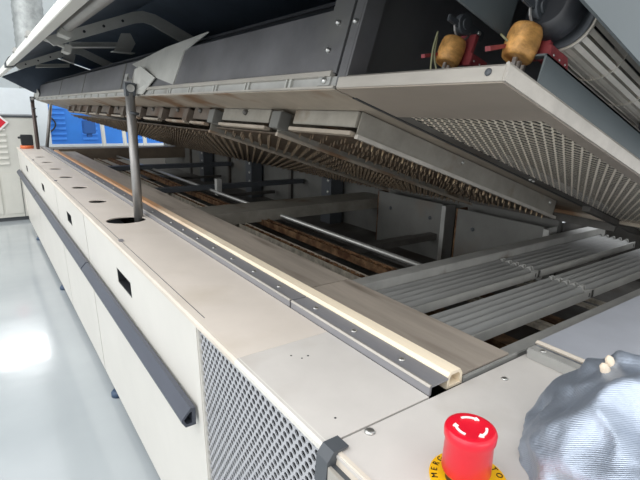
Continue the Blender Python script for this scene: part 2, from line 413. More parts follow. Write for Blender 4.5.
deck(1.404, 3.6, 'farthest steel deck plate, behind the support rod')

# ------------------------------------------------------------------ slatted trays
def tray(x0, x1, yf, yb, zt, label):
    t = thing('slatted_tray', label, 'metal grille', (x0, yf, zt-.03), group='slatted steel trays in the near opening')
    bm = BM(); box(bm, x0, x1, yf, yf+.003, zt-.017, zt, .0006); obj('front_bar', bm, GALV, t)
    n = 5; st = (yb-yf-.008)/n
    for k in range(n):
        y = yf+.008+st*k
        bm = BM(); prism(bm, [(y, zt-.012), (y+.0015, zt-.0135), (y+st*.88, zt-.0018), (y+st*.88, zt-.008), (y+st*.94, zt-.008), (y+st*.94, zt), (y+st*.86, zt)], x0+.002, x1-.002, 'X')
        obj('slat', bm, TRAYM, t)
    for xe, nm in ((x0, 'end_comb'), (x1-.003, 'end_comb')):
        bm = BM(); prof = [(yf, zt-.017)]
        prof += [(yb, zt-.017), (yb, zt)]
        for k in range(n, 0, -1):
            y = yf+.008+st*k
            prof += [(y-st*.05, zt+.003), (y-st*.35, zt+.003), (y-st*.5, zt-.005)]
        prof += [(yf, zt)]
        prism(bm, prof, xe, xe+.003, 'X'); obj(nm, bm, CHAIN if xe == x0 and x0 < .7 else GALV, t)
    bm = BM(); box(bm, x1-.012, x1-.009, yf-.0006, yf, zt-.012, zt-.004); obj('slot_mark', bm, BLACK, t)
    return t
tray(.545, .945, .505, .598, .568, 'slatted steel tray, far row, end nearest the cream strip')
tray(.950, 1.42, .505, .598, .568, 'slatted steel tray, far row, end farthest from the cream strip')
tray(.545, .925, .384, .470, .568, 'slatted steel tray, near row, end nearest the cream strip')
tray(.930, 1.42, .384, .470, .568, 'slatted steel tray, near row, end farthest from the cream strip')
# supports under the trays, seen in the gaps
for x in (.62, .78, .80, .96, 1.0):
    bm = BM(); box(bm, x, x+.010, .345, .60, .515, .522); obj('support_bar', bm, RACK, base)
for x in (.70, .86):
    bm = BM(); box(bm, x, x+.035, .345, .60, .49, .503); obj('support_bar', bm, CHAIN, base)
# cover sheet
t = thing('cover_sheet', 'flat bluish steel cover sheet beside the silver cloth bundle', 'metal sheet', (.6, .2, .59))
bm = BM(); prism(bm, [(.570, .5815), (.572, .5815), (.572, .595), (1.36, .595), (1.36, .597), (.570, .597)], -.1, .292); obj('sheet', bm, SHEET, t)
bm = BM(); prism(bm, [(.5655, .597), (.570, .599), (.574, .5975), (.574, .595), (.567, .594)], -.1, .292); obj('folded_lip', bm, EDGEW, t)
bm = BM(); box(bm, .548, .564, -.1, .292, .5795, .594, .001); sp_ = obj('side_profile', bm, GALV, t)
bm = BM(); screw(bm, (.554, .292, .587), .004, .003, (0,1,0)); screw(bm, (.556, .275, .594), .004, .002); obj('screw', bm, BOLT, sp_)

# ------------------------------------------------------------------ conveyor chains and guide rods
def chain(x, z, y0, y1, m, label, pitch=.016):
    t = thing('conveyor_chain', label, 'chain', (x, y0, z), group='roller chains along the oven pit')
    bm = BM(); box(bm, x-.012, x-.010, y0, y1, z-.012, z+.006); box(bm, x+.010, x+.012, y0, y1, z-.012, z+.006); obj('chain_guide', bm, m, t)
    bm = BM(); y = y0+.01
    while y < y1-.01:
        tube(bm, [(x-.008, y, z), (x+.008, y, z)], .0042, 6)
        if int(y/pitch) % 2: box(bm, x-.0075, x-.0055, y-.008, y+.008, z-.004, z+.005); box(bm, x+.0055, x+.0075, y-.008, y+.008, z-.004, z+.005)
        y += pitch if y < 1.6 else pitch*1.5
    obj('chain_links', bm, CHAIN, t)
    return t
chain(.735, .535, .66, 3.55, CHAIN, 'brown roller chain running beside the polished guide rod')
chain(.640, .538, .66, 1.30, RACK, 'pale edged chain right beside the steel deck, nearer stretch')
chain(.640, .538, 1.50, 3.5, RACK, 'pale edged chain right beside the steel deck, farther stretch')
def rod(x, z, r, label, y0=.66, y1=3.6):
    bm = BM(); tube(bm, [(x, y0, z), (x, y1, z)], r, 12)
    return tag(obj('guide_rod', bm, ROD), label, 'rod', 'guide rods along the oven pit')
rod(.80, .545, .007, 'thick polished guide rod, the rod farthest from the cream strip')
rod(.690, .520, .004, 'thin guide rod between the pale edged chain and the brown chain')
for i, (x, w, m) in enumerate(((.60, .03, GALV), (.665, .02, DARK), (.86, .03, PANELM), (.93, .012, DARK))):
    bm = BM(); box(bm, x, x+w, .66, 3.6, .472, .480, .001); obj('pit_runner', bm, m, base)
bm = BM()
for k in range(30):
    y = .72+k*.028; box(bm, .662, .685, y, y+.012, .50, .515)
obj('comb_strip', bm, RACK, base)
for (y) in (1.12, 2.2, 2.9):
    bm = BM(); box(bm, .55, 1.28, y, y+.02, .455, .470); obj('cross_beam', bm, DARK, base)

# ------------------------------------------------------------------ emergency stop
ex, ey = .304, .199
t = thing('emergency_stop', 'round red emergency stop button on yellow disc on the near white plate', 'button', (ex, ey, TOP))
def disc(bm, prof, cx=ex, cy=ey, seg=48):
    rings = [[bm.verts.new((cx+r*math.cos(2*math.pi*k/seg), cy+r*math.sin(2*math.pi*k/seg), z)) for k in range(seg)] for r, z in prof]
    for A, B in zip(rings, rings[1:]):
        for k in range(seg): bm.faces.new((A[k], A[(k+1) % seg], B[(k+1) % seg], B[k])).smooth = True
    bm.faces.new(rings[0][::-1]); bm.faces.new(rings[-1])
    return bm
bm = BM(); disc(bm, [(.0325, TOP), (.0325, TOP+.0015)], ex+.003, ey-.001); yd = obj('yellow_disc', bm, YEL, t)
bm = BM(); disc(bm, [(.0165, TOP+.0015), (.0165, TOP+.012)]); obj('collar', bm, BLACK, t)
bm = BM(); disc(bm, [(.0195, TOP+.010), (.0205, TOP+.0125), (.0198, TOP+.040), (.0212, TOP+.043), (.0215, TOP+.049), (.0205, TOP+.0512), (.018, TOP+.0522), (.012, TOP+.0515), (.004, TOP+.0512)])
cap = obj('mushroom_cap', bm, RED, t)
bm = BM()
for k in range(3):
    a0 = math.radians(120*k+77); n = 14; rr, w = .0125, .0010; zz = TOP+.0528
    prev = None
    for i in range(n+1):
        a = a0-math.radians(72)*i/n
        ww = w if i < n-3 else w*2.4*(n-i)/3+.0001
        pr = [bm.verts.new((ex+(rr+s*ww)*math.cos(a), ey+(rr+s*ww)*math.sin(a), z)) for s, z in ((-1, zz-.0008), (1, zz-.0008), (1, zz), (-1, zz))]
        if prev:
            for q in range(4): bm.faces.new((prev[q], prev[(q+1) % 4], pr[(q+1) % 4], pr[q]))
        else: bm.faces.new(pr)
        prev = pr
    bm.faces.new(prev[::-1])
obj('turn_arrows', bm, WH, cap)
def text_mesh(s, size, m, name, parent, mtx, ext=.0002):
    cu = D.curves.new(name, 'FONT'); cu.body = s; cu.size = size; cu.extrude = ext; cu.align_x = 'CENTER'; cu.align_y = 'CENTER'
    o = D.objects.new('tmp', cu); COL.objects.link(o)
    bpy.context.view_layer.update()
    me = D.meshes.new_from_object(o.evaluated_get(bpy.context.evaluated_depsgraph_get()))
    D.objects.remove(o); bm = BM(); bm.from_mesh(me); bm.transform(mtx); D.meshes.remove(me)
    return obj(name, bm, m, parent)
def ring_text(s, a_start, a_end, r, size, z):
    me_all = BM()
    for i, ch in enumerate(s):
        if ch == ' ': continue
        a = math.radians(a_start+(a_end-a_start)*i/(len(s)-1))
        cu = D.curves.new('c', 'FONT'); cu.body = ch; cu.size = size; cu.extrude = .0002; cu.align_x = 'CENTER'; cu.align_y = 'CENTER'
        o = D.objects.new('tmp', cu); COL.objects.link(o); bpy.context.view_layer.update()
        me = D.meshes.new_from_object(o.evaluated_get(bpy.context.evaluated_depsgraph_get())); D.objects.remove(o)
        b2 = BM(); b2.from_mesh(me); D.meshes.remove(me)
        b2.transform(Matrix.Translation((ex+.003+r*math.cos(a), ey-.001+r*math.sin(a), z)) @ Matrix.Rotation(a-math.pi/2, 4, 'Z'))
        m2 = D.meshes.new('x'); b2.to_mesh(m2); b2.free(); me_all.from_mesh(m2); D.meshes.remove(m2)
    return me_all
obj('disc_lettering', ring_text('EMERGENCY STOP', 158, -46, .0282, .0075, TOP+.0018), INK, yd)

# ------------------------------------------------------------------ support rods
def strut(x, y, zt, r, m, label):
    t = thing('support_rod', label, 'support rod', (x, y, .503), group='rods propping up the hood')
    bm = BM(); tube(bm, [(x, y, .503), (x, y, zt-.012)], r, 20); obj('rod', bm, m, t)
    bm = BM(); box(bm, x-r*1.02, x+r*1.02, y-r*.9, y+r*.9, zt-.020, zt+.014, .001); e = obj('end_block', bm, GREYC, t)
    bm = BM(); tube(bm, [(x, y-r*.9, zt), (x, y-r*.9-.003, zt)], r*.8, 16); obj('pivot_pin', bm, BOLT, e)
    bm = BM(); tube(bm, [(x-r*.5, y-r*1.1, zt-.062), (x+r*1.3, y-r*1.1, zt-.066)], r*.3, 10); obj('clip', bm, GREYC, t)
    return t
strut(.350, 1.375, G+.050, .0125, STRUT, 'thick grey support rod standing in the large oval hole')
strut(.345, 3.905, G+.040, .012, mat('dark_brown_rod', (86,74,70), .4, .4), 'dark thin support rod at the far end, beside the black box')
bm = BM(); tube(bm, [(.40, 3.95, TOP-.02), (.47, 3.95, G+.06)], .011, 12)
tag(obj('slanted_tube', bm, STRUT), 'slanted pale tube beside the dark far support rod', 'tube')

# ------------------------------------------------------------------ hood (local u across, Y along, h up)
TH = math.radians(17)
hood = thing('oven_hood', 'raised grey steel hood of the tunnel oven, tilted open on rods', 'oven hood', (.375, 0, G+.03), (0, TH, 0))
def H(name, bm, m, parent=None): return obj(name, bm, m, parent or hood, world=False)
HY0, HY1, YS = .256, 3.9, .497
# shell: front slope + top + rim
bm = BM(); sheet(bm, [(-.222, .130), (.04, .322), (.93, .322), (.95, .20), (1.04, .02)], .004, YS-.14, HY1); H('outer_shell', bm, SHELLI)
rimp = [(-.245, .078), (-.217, .093), (-.212, .108), (-.220, .136), (-.230, .142), (-.243, .120), (-.251, .098)]
bm = BM(); prism(bm, rimp, YS-.14, 2.86, bev=.0015); H('front_rim', bm, RIM)
rimq = [(p[0]*.96-.0, p[1]*1.0) for p in rimp]
bm = BM(); prism(bm, [(-.240, .075), (-.222, .078), (-.216, .092), (-.222, .122), (-.246, .112)], 2.93, HY1+.02, bev=.001); H('rim_end', bm, RIM)
bm = BM(); prism(bm, [(q[0]+.004*(1 if q[0] > -.24 else -1), q[1]+.004*(1 if q[1] > .11 else -1)) for q in rimp], 2.86, 2.95); H('rim_joint', bm, GREYC)
for (y, w) in ((1.75, .05), (2.3, .05)):
    bm = BM(); box(bm, -.257, -.246, y, y+w, .098, .116, .001); H('rim_latch', bm, GALV)
# rod beneath the rim and its clamps
bm = BM(); tube(bm, [(-.185, .5, .128), (-.185, 1.52, .128)], .016, 16); rodp = H('shell_rod', bm, STRUT)
bm = BM(); box(bm, -.200, -.170, 1.50, 1.56, .10, .118, .002); H('rod_clamp', bm, RIBM)
bm = BM(); box(bm, -.21, -.145, 1.74, 1.765, .104, .112, .001); box(bm, -.155, -.135, 1.73, 1.79, .092, .116, .001); H('rod_clamp', bm, RIBM)
# rounded transverse ribs
def rib(y):
    outer = [(-.215, .105), (.00, .278), (.03, .296), (.07, .303), (.11, .300), (.95, .21)]
    inner = [(.95, .17), (.11, .262), (.07, .268), (.045, .265), (.02, .252), (-.185, .092)]
    bm = BM(); prism(bm, outer+inner, y, y+.012); r_ = H('shell_rib', bm, RIBM)
    for k in range(4):
        f = (k+.7)/4.4
        cx, cz = -.20+.215*f, .100+.168*f
        bm = BM(); tube(bm, [(cx, y-.001, cz), (cx, y+.002, cz)], .0045, 8); H('rib_hole', bm, BLACK, r_)
rib(1.70); rib(2.97); rib(.80)
# angle brackets between the ribs
def angle(u0, u1, y, h0, h1):
    bm = BM(); L_ = Vector((u1-u0, h1-h0)).normalized(); 
    prism(bm, [(u0, h0), (u1, h1), (u1, h1+.022), (u0, h0+.022)], y, y+.003)
    prism(bm, [(u0, h0), (u1, h1), (u1, h1+.003), (u0, h0+.003)], y-.035, y+.001)
    return H('angle_bracket', bm, RIBM)
angle(-.12, .05, 1.95, .135, .205); angle(-.10, .06, 3.25, .150, .215)
bm = BM(); prism(bm, [(.02, .175), (.075, .195), (.085, .235), (.06, .262), (.03, .25)], 1.93, 1.935); prism(bm, [(.01, .172), (.08, .192), (.08, .195), (.01, .175)], 1.885, 1.935); H('bracket_plate', bm, RIBM)
bm = BM(); box(bm, -.03, .02, 2.80, 2.805, .19, .235); box(bm, -.04, .02, 2.76, 2.805, .188, .191); H('bracket_plate', bm, RIBM)
# far end closing plate
bm = BM(); prism(bm, [(-.225, .08), (-.04, .045), (1.03, .006), (1.03, .04), (.93, .315), (.04, .315)], HY1-.008, HY1); H('end_plate', bm, SHELLI)
# inner panel between rim and duct (dark ceiling of the opening)
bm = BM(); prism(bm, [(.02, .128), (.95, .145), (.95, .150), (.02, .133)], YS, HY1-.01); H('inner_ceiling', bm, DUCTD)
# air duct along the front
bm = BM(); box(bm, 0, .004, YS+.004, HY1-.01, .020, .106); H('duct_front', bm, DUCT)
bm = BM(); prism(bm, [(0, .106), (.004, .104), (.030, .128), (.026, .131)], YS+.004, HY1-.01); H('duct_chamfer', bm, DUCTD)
for y in (1.60, 2.25, 2.9):
    bm = BM(); box(bm, -.002, 0, y, y+.012, .022, .105); H('duct_seam', bm, PLATE)
# pale gusset + strut bracket
bm = BM(); vs = [(-.003,.976,.128),(-.003,1.095,.1),(-.003,1.114,.024),(-.004,1.247,.044),(-.005,1.45,.081),(-.005,1.517,.096),(-.004,1.438,.102),(-.003,1.234,.12)]
v = [bm.verts.new(p) for p in vs]; w = [bm.verts.new((p[0]+.003, p[1], p[2])) for p in vs]
bm.faces.new(v); bm.faces.new(w[::-1])
for i in range(len(v)): bm.faces.new((v[i], v[(i+1) % len(v)], w[(i+1) % len(v)], w[i]))
H('pale_gusset', bm, RIBM)
def strut_bracket(y):
    bm = BM(); vs = [(-.020, y+.030, .002), (-.024, y+.016, .066), (-.018, y-.012, .075), (-.008, y-.125, .044), (-.007, y-.045, .003)]
    v = [bm.verts.new(p) for p in vs]; w = [bm.verts.new((p[0]+.003, p[1], p[2])) for p in vs]
    bm.faces.new(v); bm.faces.new(w[::-1])
    for i in range(5): bm.faces.new((v[i], v[(i+1) % 5], w[(i+1) % 5], w[i]))
    prism(bm, [(-.024, .002), (.001, .002), (.001, .050), (-.018, .075), (-.024, .066)], y+.016, y+.019)
    return H('strut_bracket', bm, RIBM)
strut_bracket(1.375); strut_bracket(3.905)
bm = BM(); box(bm, -.02, -.004, 1.47, 1.50, .045, .050); box(bm, -.02, -.016, 1.47, 1.50, .040, .060); H('small_clip', bm, GALV)
# flange: two bright lips, clips
bm = BM(); prism(bm, [(-.004, 0), (.002, 0), (.002, .004), (-.004, .003)], YS, HY1); H('flange_lip', bm, FLANGE)
bm = BM(); prism(bm, [(-.006, .015), (.002, .015), (.002, .024), (-.002, .024), (-.006, .0215)], YS+.01, HY1); H('flange_lip', bm, FLANGE)
bm = BM(); box(bm, -.0005, .002, YS, HY1, .003, .016); H('flange_web', bm, GALV)
y = .60; k = 0
while y < 3.6:
    bm = BM(); box(bm, -.004, 0, y, y+.006, .003, .017); box(bm, -.004, 0, y+.012, y+.016, .003, .017); H('flange_clip', bm, RIBM); y += .13 if k < 12 else .2; k += 1
bm = BM(); box(bm, -.003, 0, .508, .535, .004, .018); o = H('bolt_tab', bm, GALV); bm = BM(); screw(bm, (-.003, .520, .010), .0045, .004, (-1,0,0)); H('bolt', bm, BOLT, o)
# duct end flange (tall strip with bolts) and far wall of the blower bay
bm = BM(); box(bm, -.003, .001, YS+.003, YS+.045, .020, .20); o = H('duct_end_flange', bm, DUCT)
bm = BM(); box(bm, -.003, .0, YS-.018, YS-.002, .004, .22, .0006); box(bm, -.003, .024, YS-.022, YS-.018, .004, .22); H('bay_post', bm, DUCT)
for (y, h, p) in ((.522, .085, 0), (.528, .05, 0), (.486, .082, 1)):
    bm = BM(); screw(bm, (-.003, y, h), .0035, .005, (-1,0,0)); H('bolt', bm, BOLT, o)
bm = BM(); box(bm, 0, .93, YS-.002, YS+.002, .004, .32); H('bay_wall', bm, DUCT)
# beige underside strip
bm = BM(); box(bm, .03, .93, YS-.009, YS-.001, -.0018, .0); H('seam_shade_strip', bm, BLACK)  # black strip stands for the shade inside the open seam
bm = BM(); box(bm, .0, .082, YS, HY1, -.001, .002); H('underside_strip', bm, UNDER)
bm = BM(); box(bm, .082, 1.03, YS, HY1, .001, .004); H('underside_plate', bm, UNDER)
# blower bay floor: solid margins + see-through mesh
bm = BM()
box(bm, -.002, .106, HY0, YS-.006, -.001, .001); box(bm, .106, .98, HY0, .274, -.001, .001); box(bm, .98, 1.04, HY0, YS, -.001, .001)
obj_ = H('bay_floor', bm, mat('bay_floor_steel', (174,164,152), .42, .6, var=.06, scale=9, stretch=(1,.3,1), rvar=.06))
bm = BM(); box(bm, .106, .98, .274, .462, -.0005, .0005)
H('mesh_screen', bm, perforated('mesh_steel', (232,224,208), (.0250, .0112), .00555, (0, 1), .25, .38, (.68, 1)))
bm = BM(); box(bm, .106, .98, .276, .46, .014, .016); H('mesh_shade_sheet', bm, BLACK)  # black sheet added above the mesh so its holes read as shade
bm = BM(); box(bm, .10, .98, .462, YS-.006, -.001, .001); H('mesh_border', bm, DARK)
bm = BM(); prism(bm, [(-.0045, 0), (.001, 0), (.001, .015), (-.001, .016), (-.0045, .013)], HY0, YS-.008); H('bay_front_lip', bm, FLANGE)
bm = BM(); prism(bm, [(HY0-.003, 0), (HY0+.001, 0), (HY0+.001, .016), (HY0-.001, .017), (HY0-.003, .014)], -.004, 1.04, 'X'); H('bay_end_lip', bm, FLANGE)
bm = BM(); box(bm, .055, 1.02, HY0+.004, HY0+.006, .002, .048); box(bm, .055, 1.02, HY0+.004, .275, .046, .048); H('bay_inner_sheet', bm, SHELLW)
bm = BM(); screw(bm, (-.0045, .272, .008), .0035, .002, (-1,0,0)); H('bolt', bm, GREYC)
# big grey sheets around the blower bay
bm = BM(); box(bm, -.25, .056, .310, .313, .068, .34); H('bay_hanging_plate', bm, SHELLW)
bm = BM(); box(bm, -.12, 1.0, .199, .202, .0535, .34); H('near_end_plate', bm, SHELLW)
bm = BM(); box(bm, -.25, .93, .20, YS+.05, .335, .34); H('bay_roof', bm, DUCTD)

# nozzle boxes
def nozzle_row(y0, y1, hb, u1, nmod, first):
    """one nozzle module: end panel, front boxes, bottom plate"""
    root = None
    bm = BM(); box(bm, .090, u1, y0, y0+.003, hb, 0, .0006); m_ = H('nozzle_box', bm, PANELM)
    bm = BM(); box(bm, .088, u1+.005, y0-.006, y0+.002, hb-.004, hb+.002); H('box_lip', bm, FLANGE if first else UNDER, m_)
    if first:
        bm = BM(); screw(bm, (.34, y0, -.008), .0035, .003, (0,-1,0)); screw(bm, (u1-.03, y0, -.010), .0045, .003, (0,-1,0)); H('screw', bm, BOLT, m_)
    bm = BM(); box(bm, .094, u1, y0+.003, y1, hb, hb+.003); H('nozzle_plate', bm, NOZZ, m_)
    bm = BM(); box(bm, u1-.003, u1, y0, y1, hb, 0); H('box_rear', bm, DARK, m_)
    return m_
nA = nozzle_row(.541, .735, -.036, .700, 1, True)
nB = nozzle_row(.765, 1.045, -.044, .700, 2, False)
nC = nozzle_row(1.070, 3.05, -.053, .700, 3, False)
def front_seg(par, ya, yb, hb):
    bm = BM(); box(bm, .086, .092, ya, yb, hb+.010, 0, .0008); s_ = H('front_segment', bm, PANELM if ya < 1.05 else WEATH, par)
    bm = BM(); box(bm, .080, .094, ya, yb, hb-.003, hb+.003, .0008); H('segment_lip', bm, UNDER, s_)
    return s_
front_seg(nA, .545, .715, -.034); front_seg(nB, .80, 1.01, -.036)
for ya in (1.09, 1.22, 1.44, 1.66, 1.88, 2.10, 2.32, 2.54, 2.72, 2.90):
    front_seg(nC, ya, ya+(.095 if ya == 1.09 else .15), -.038)
for y in (.745, 1.035, 1.20, 1.40, 1.62, 1.84, 2.06, 2.28, 2.50, 2.69, 2.87, 3.04):
    bm = BM(); box(bm, .076, .100, y, y+.032, -.036, -.006, .001); H('connector_block', bm, WEATH if y > 1.1 else PLATE, nB if y < 1.05 else nC)
for y in (.90, 1.14, 1.30, 1.52, 1.74, 1.96):
    bm = BM(); screw(bm, (.086, y, -.008), .006, .008, (-1,0,0), 8); H('nut', bm, DARK, nB if y < 1.05 else nC)
# pins: tapered studs hanging from the nozzle plates
def pin_mesh(r, l):
    bm = BM(); tube(bm, [(0,0,0), (0,0,-l*.6), (0,0,-l)], [r, r*.8, r*.25], 6); me = D.meshes.new('nozzle_pin'); bm.to_mesh(me); bm.free(); me.materials.append(PINM); return me
PM = pin_mesh(.0020, .0115)
PM2 = pin_mesh(.0016, .008); PM2.materials[0] = mat('dark_nozzle_pin', (92,78,60), .5, .3, var=.3, scale=40)
for n_ in range(4):
    for i in range(25):
        o = D.objects.new('nozzle_pin', PM if n_ == 0 else PM2); COL.objects.link(o); o.parent = nA; o.location = (.112+i*.0235+(.009 if n_ % 2 else 0), .552+n_*.020, -.036)
PIND = mat('dark_nozzle_pin', (92,78,60), .5, .3, var=.3, scale=40)
def field(par, y0, y1, hb, dy, l, r, m):
    bm = BM(); j = 0; y = y0
    while y < y1:
        for i in range(25):
            u = .105+i*.0235+(.009 if j % 2 else 0)
            tube(bm, [(u, y, hb), (u, y, hb-l*.7), (u, y, hb-l)], [r, r*.8, r*.3], 5, False)
        y += dy; j += 1
    o = H('nozzle_pins', bm, m, par); o['kind'] = 'stuff'
field(nA, .632, .73, -.036, .020, .008, .0016, PIND)
field(nB, .775, 1.04, -.044, .020, .009, .0024, PIND)
field(nC, 1.08, 3.04, -.053, .022, .007, .0026, PIND)
bm = BM(); box(bm, .925, .930, YS, HY1-.01, -.022, .002); H('rear_skirt', bm, DARK)
# rear rail of the hood and hinge line
bm = BM(); box(bm, .86, .872, .30, 1.6, -.008, .006, .001); H('rear_rail', bm, UNDER)
bm = BM(); box(bm, .70, 1.0, YS-.03, YS-.012, -.012, .0, .001); H('rear_brace', bm, DARK)
for k in range(2):
    for q in range(2):
        bm = BM(); screw(bm, (.46+.31*k+q*.012, .478, -.001), .003, .003, (0,0,-1)); H('bolt', bm, BOLT)

# ------------------------------------------------------------------ blower motors and fans (things inside the hood bay)
HM = Matrix.Translation(hood.location) @ Matrix.Rotation(TH, 4, 'Y')
def hthing(name, label, cat, u, y, h, group=None):
    p = HM @ Vector((u, y, h)); return thing(name, label, cat, p, (0, TH, 0), group)
def motor(u, y, h, sc, label):
    t = hthing('fan_motor', label, 'motor', u, y, h, 'open coil blower motors in the hood')
    def L_(name, bm, m, par=None): bm.transform(Matrix.Scale(sc, 4)); return obj(name, bm, m, par or t, world=False)
    prof = [(-.0175, .0125), (-.016, .0148), (-.010, .0160), (0, .0166), (.010, .0160), (.0145, .0148), (.016, .0125)]
    bm = BM(); tube(bm, [(z*.12, 0, z) for z, r in prof], [r for z, r in prof], 28); L_('coil', bm, COIL)
    bm = BM(); prism(bm, [(.0135, -.012), (.0180, -.012), (.0215, .027), (.0150, .027)], -.020, .006, 'Y', .0005); lam = L_('lamination', bm, LAMIN)
    bm = BM(); prism(bm, [(.0130, -.013), (.0130, .002), (.046, .002), (.056, -.013)], -.024, -.012, 'Y', .0006); L_('lamination_arm', bm, LAMIN)
    bm = BM(); prism(bm, [(-.036, -.022), (-.014, -.010), (-.014, -.006), (-.038, -.018)], .006, .012, 'Y'); L_('lamination_arm', bm, LAMIN)
    for k in range(3):
        bm = BM(); screw(bm, (.020+k*.012, -.024, -.006), .0013, .001, (0,-1,0)); L_('rivet', bm, BOLT, lam)
    # bearing bracket above
    bm = BM(); tube(bm, [(0, -.012, .034), (0, -.004, .034)], .0125, 22); tube(bm, [(0, -.014, .034), (0, -.011, .034)], .007, 16)
    box(bm, .008, .042, -.010, -.006, .029, .041, .001); box(bm, -.030, -.008, -.010, -.006, .026, .034, .001)
    br = L_('bearing_bracket', bm, GREYC)
    bm = BM(); screw(bm, (.030, -.010, .035), .003, .003, (0,-1,0)); L_('bolt', bm, BOLT, br)
    bm = BM(); tube(bm, [(.016*math.cos(a*math.pi/9), -.008, .031+.016*math.sin(a*math.pi/9)) for a in range(9, 19)], .0014, 6); L_('retaining_ring', bm, STRUT, br)
    for k in range(3):
        bm = BM(); box(bm, -.008+k*.008, -.005+k*.008, -.004, .0, -.027, -.017); L_('terminal', bm, BOLT)
    return t
motor((.050), .372, .057, .86, 'darker coil motor left of the hanging grey plate')
motor(.050, .286, .058, .98, 'bright copper coil motor in front of the ribbed fan drum')
def wire(pts, r, label):
    pts = [HM @ Vector(p) for p in pts]; P = []
    for i in range(len(pts)-1):
        p0, p1, p2, p3 = pts[max(i-1,0)], pts[i], pts[i+1], pts[min(i+2, len(pts)-1)]
        for k in range(8):
            s = k/8; P.append(.5*((2*p1)+(-p0+p2)*s+(2*p0-5*p1+4*p2-p3)*s*s+(-p0+3*p1-3*p2+p3)*s**3))
    P.append(pts[-1]); bm = BM(); tube(bm, P, r, 8)
    return tag(obj('wire', bm, WIRE), label, 'wire', 'loose olive wires in the hood')
wire([(.036, .302, .062), (.031, .295, .057), (.040, .290, .052), (.055, .288, .046), (.062, .284, .030), (.058, .280, .014)], .0011, 'curved olive wire hanging from the corner of the grey plate')
wire([(.020, .370, .066), (.018, .368, .048), (.018, .364, .028), (.022, .362, .008)], .0010, 'thin olive wire hanging left of the darker coil motor')
wire([(.021, .370, .062), (.021, .366, .040), (.025, .360, .024), (.031, .356, .008)], .0010, 'second thin wire, touching the darker coil motor')
# cross flow fan
t = hthing('crossflow_fan', 'long ribbed steel fan drum beside the bright copper coil motor', 'fan', .080, .268, .091)
R_ = .031
def F(name, bm, m, par=None): return obj(name, bm, m, par or t, world=False)
bm = BM(); tube(bm, [(-.006, 0, 0), (-.002, 0, 0)], R_*.97, 40); hub = F('end_disc', bm, GREYC)
bm = BM(); tube(bm, [(-.003, 0, 0), (.0, 0, 0)], R_*1.03, 48, ); F('end_ring', bm, FANM)
bm = BM(); tube(bm, [(-.010, 0, 0), (-.006, 0, 0)], R_*.34, 18); F('hub', bm, BLACK, hub)
for q in range(2):
    bm = BM(); screw(bm, (-.006, -.010+.004*q, .008*q+.006), .0018, .002, (-1,0,0)); F('screw', bm, BOLT, hub)
nb = 24
bm0 = BM()
def blade_prof(a):
    c, s_ = math.cos, math.sin; pts = []
    for k in range(5):
        rr = R_*(.84+.16*k/4); aa = a+.10*math.sin(k/4*1.5); pts.append((rr*c(aa), rr*s_(aa)))
    for k in range(4, -1, -1):
        rr = R_*(.84+.16*k/4)-.0003; aa = a+.10*math.sin(k/4*1.5)+.035+.14*k/4; pts.append((rr*c(aa), rr*s_(aa)))
    return pts
bm = BM(); prism(bm, blade_prof(0), 0, .62, 'X'); bl = F('blade', bm, FANM)
for k in range(1, nb):
    o = bl.copy(); COL.objects.link(o); o.parent = t; o.rotation_euler = (2*math.pi*k/nb, 0, 0)
for x in (.075, .155, .235, .315, .395, .475, .555):
    bm = BM(); tube(bm, [(x, 0, 0), (x+.0015, 0, 0)], R_*1.01, 40); F('stiffener_ring', bm, FANM)
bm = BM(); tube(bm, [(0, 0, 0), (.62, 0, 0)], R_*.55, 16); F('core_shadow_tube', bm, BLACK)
# motor-side black housing and scroll
t2 = hthing('fan_housing', 'dark curved housing wrapped over the ribbed fan drum', 'fan housing', .080, .268, .091)
bm = BM(); pr = []
for k in range(13):
    a = math.radians(35+k*12); pr.append((.040*math.cos(a), .040*math.sin(a)))
for k in range(12, -1, -1):
    a = math.radians(35+k*12); pr.append((.043*math.cos(a), .043*math.sin(a)))
prism(bm, pr, -.012, .62, 'X')
obj('scroll_sheet', bm, BLACK, t2, world=False)
bm = BM(); tube(bm, [(-.030, .004, .002), (-.022, .004, .002), (-.010, .003, .001)], [.018, .026, .029], 28); obj('motor_cup', bm, BLACK, t2, world=False)
bm = BM(); tube(bm, [(.215, -.014, -.035), (.235, -.014, -.035)], .009, 16)
o = obj('rubber_grommet', bm, BLACK, t2, world=False)

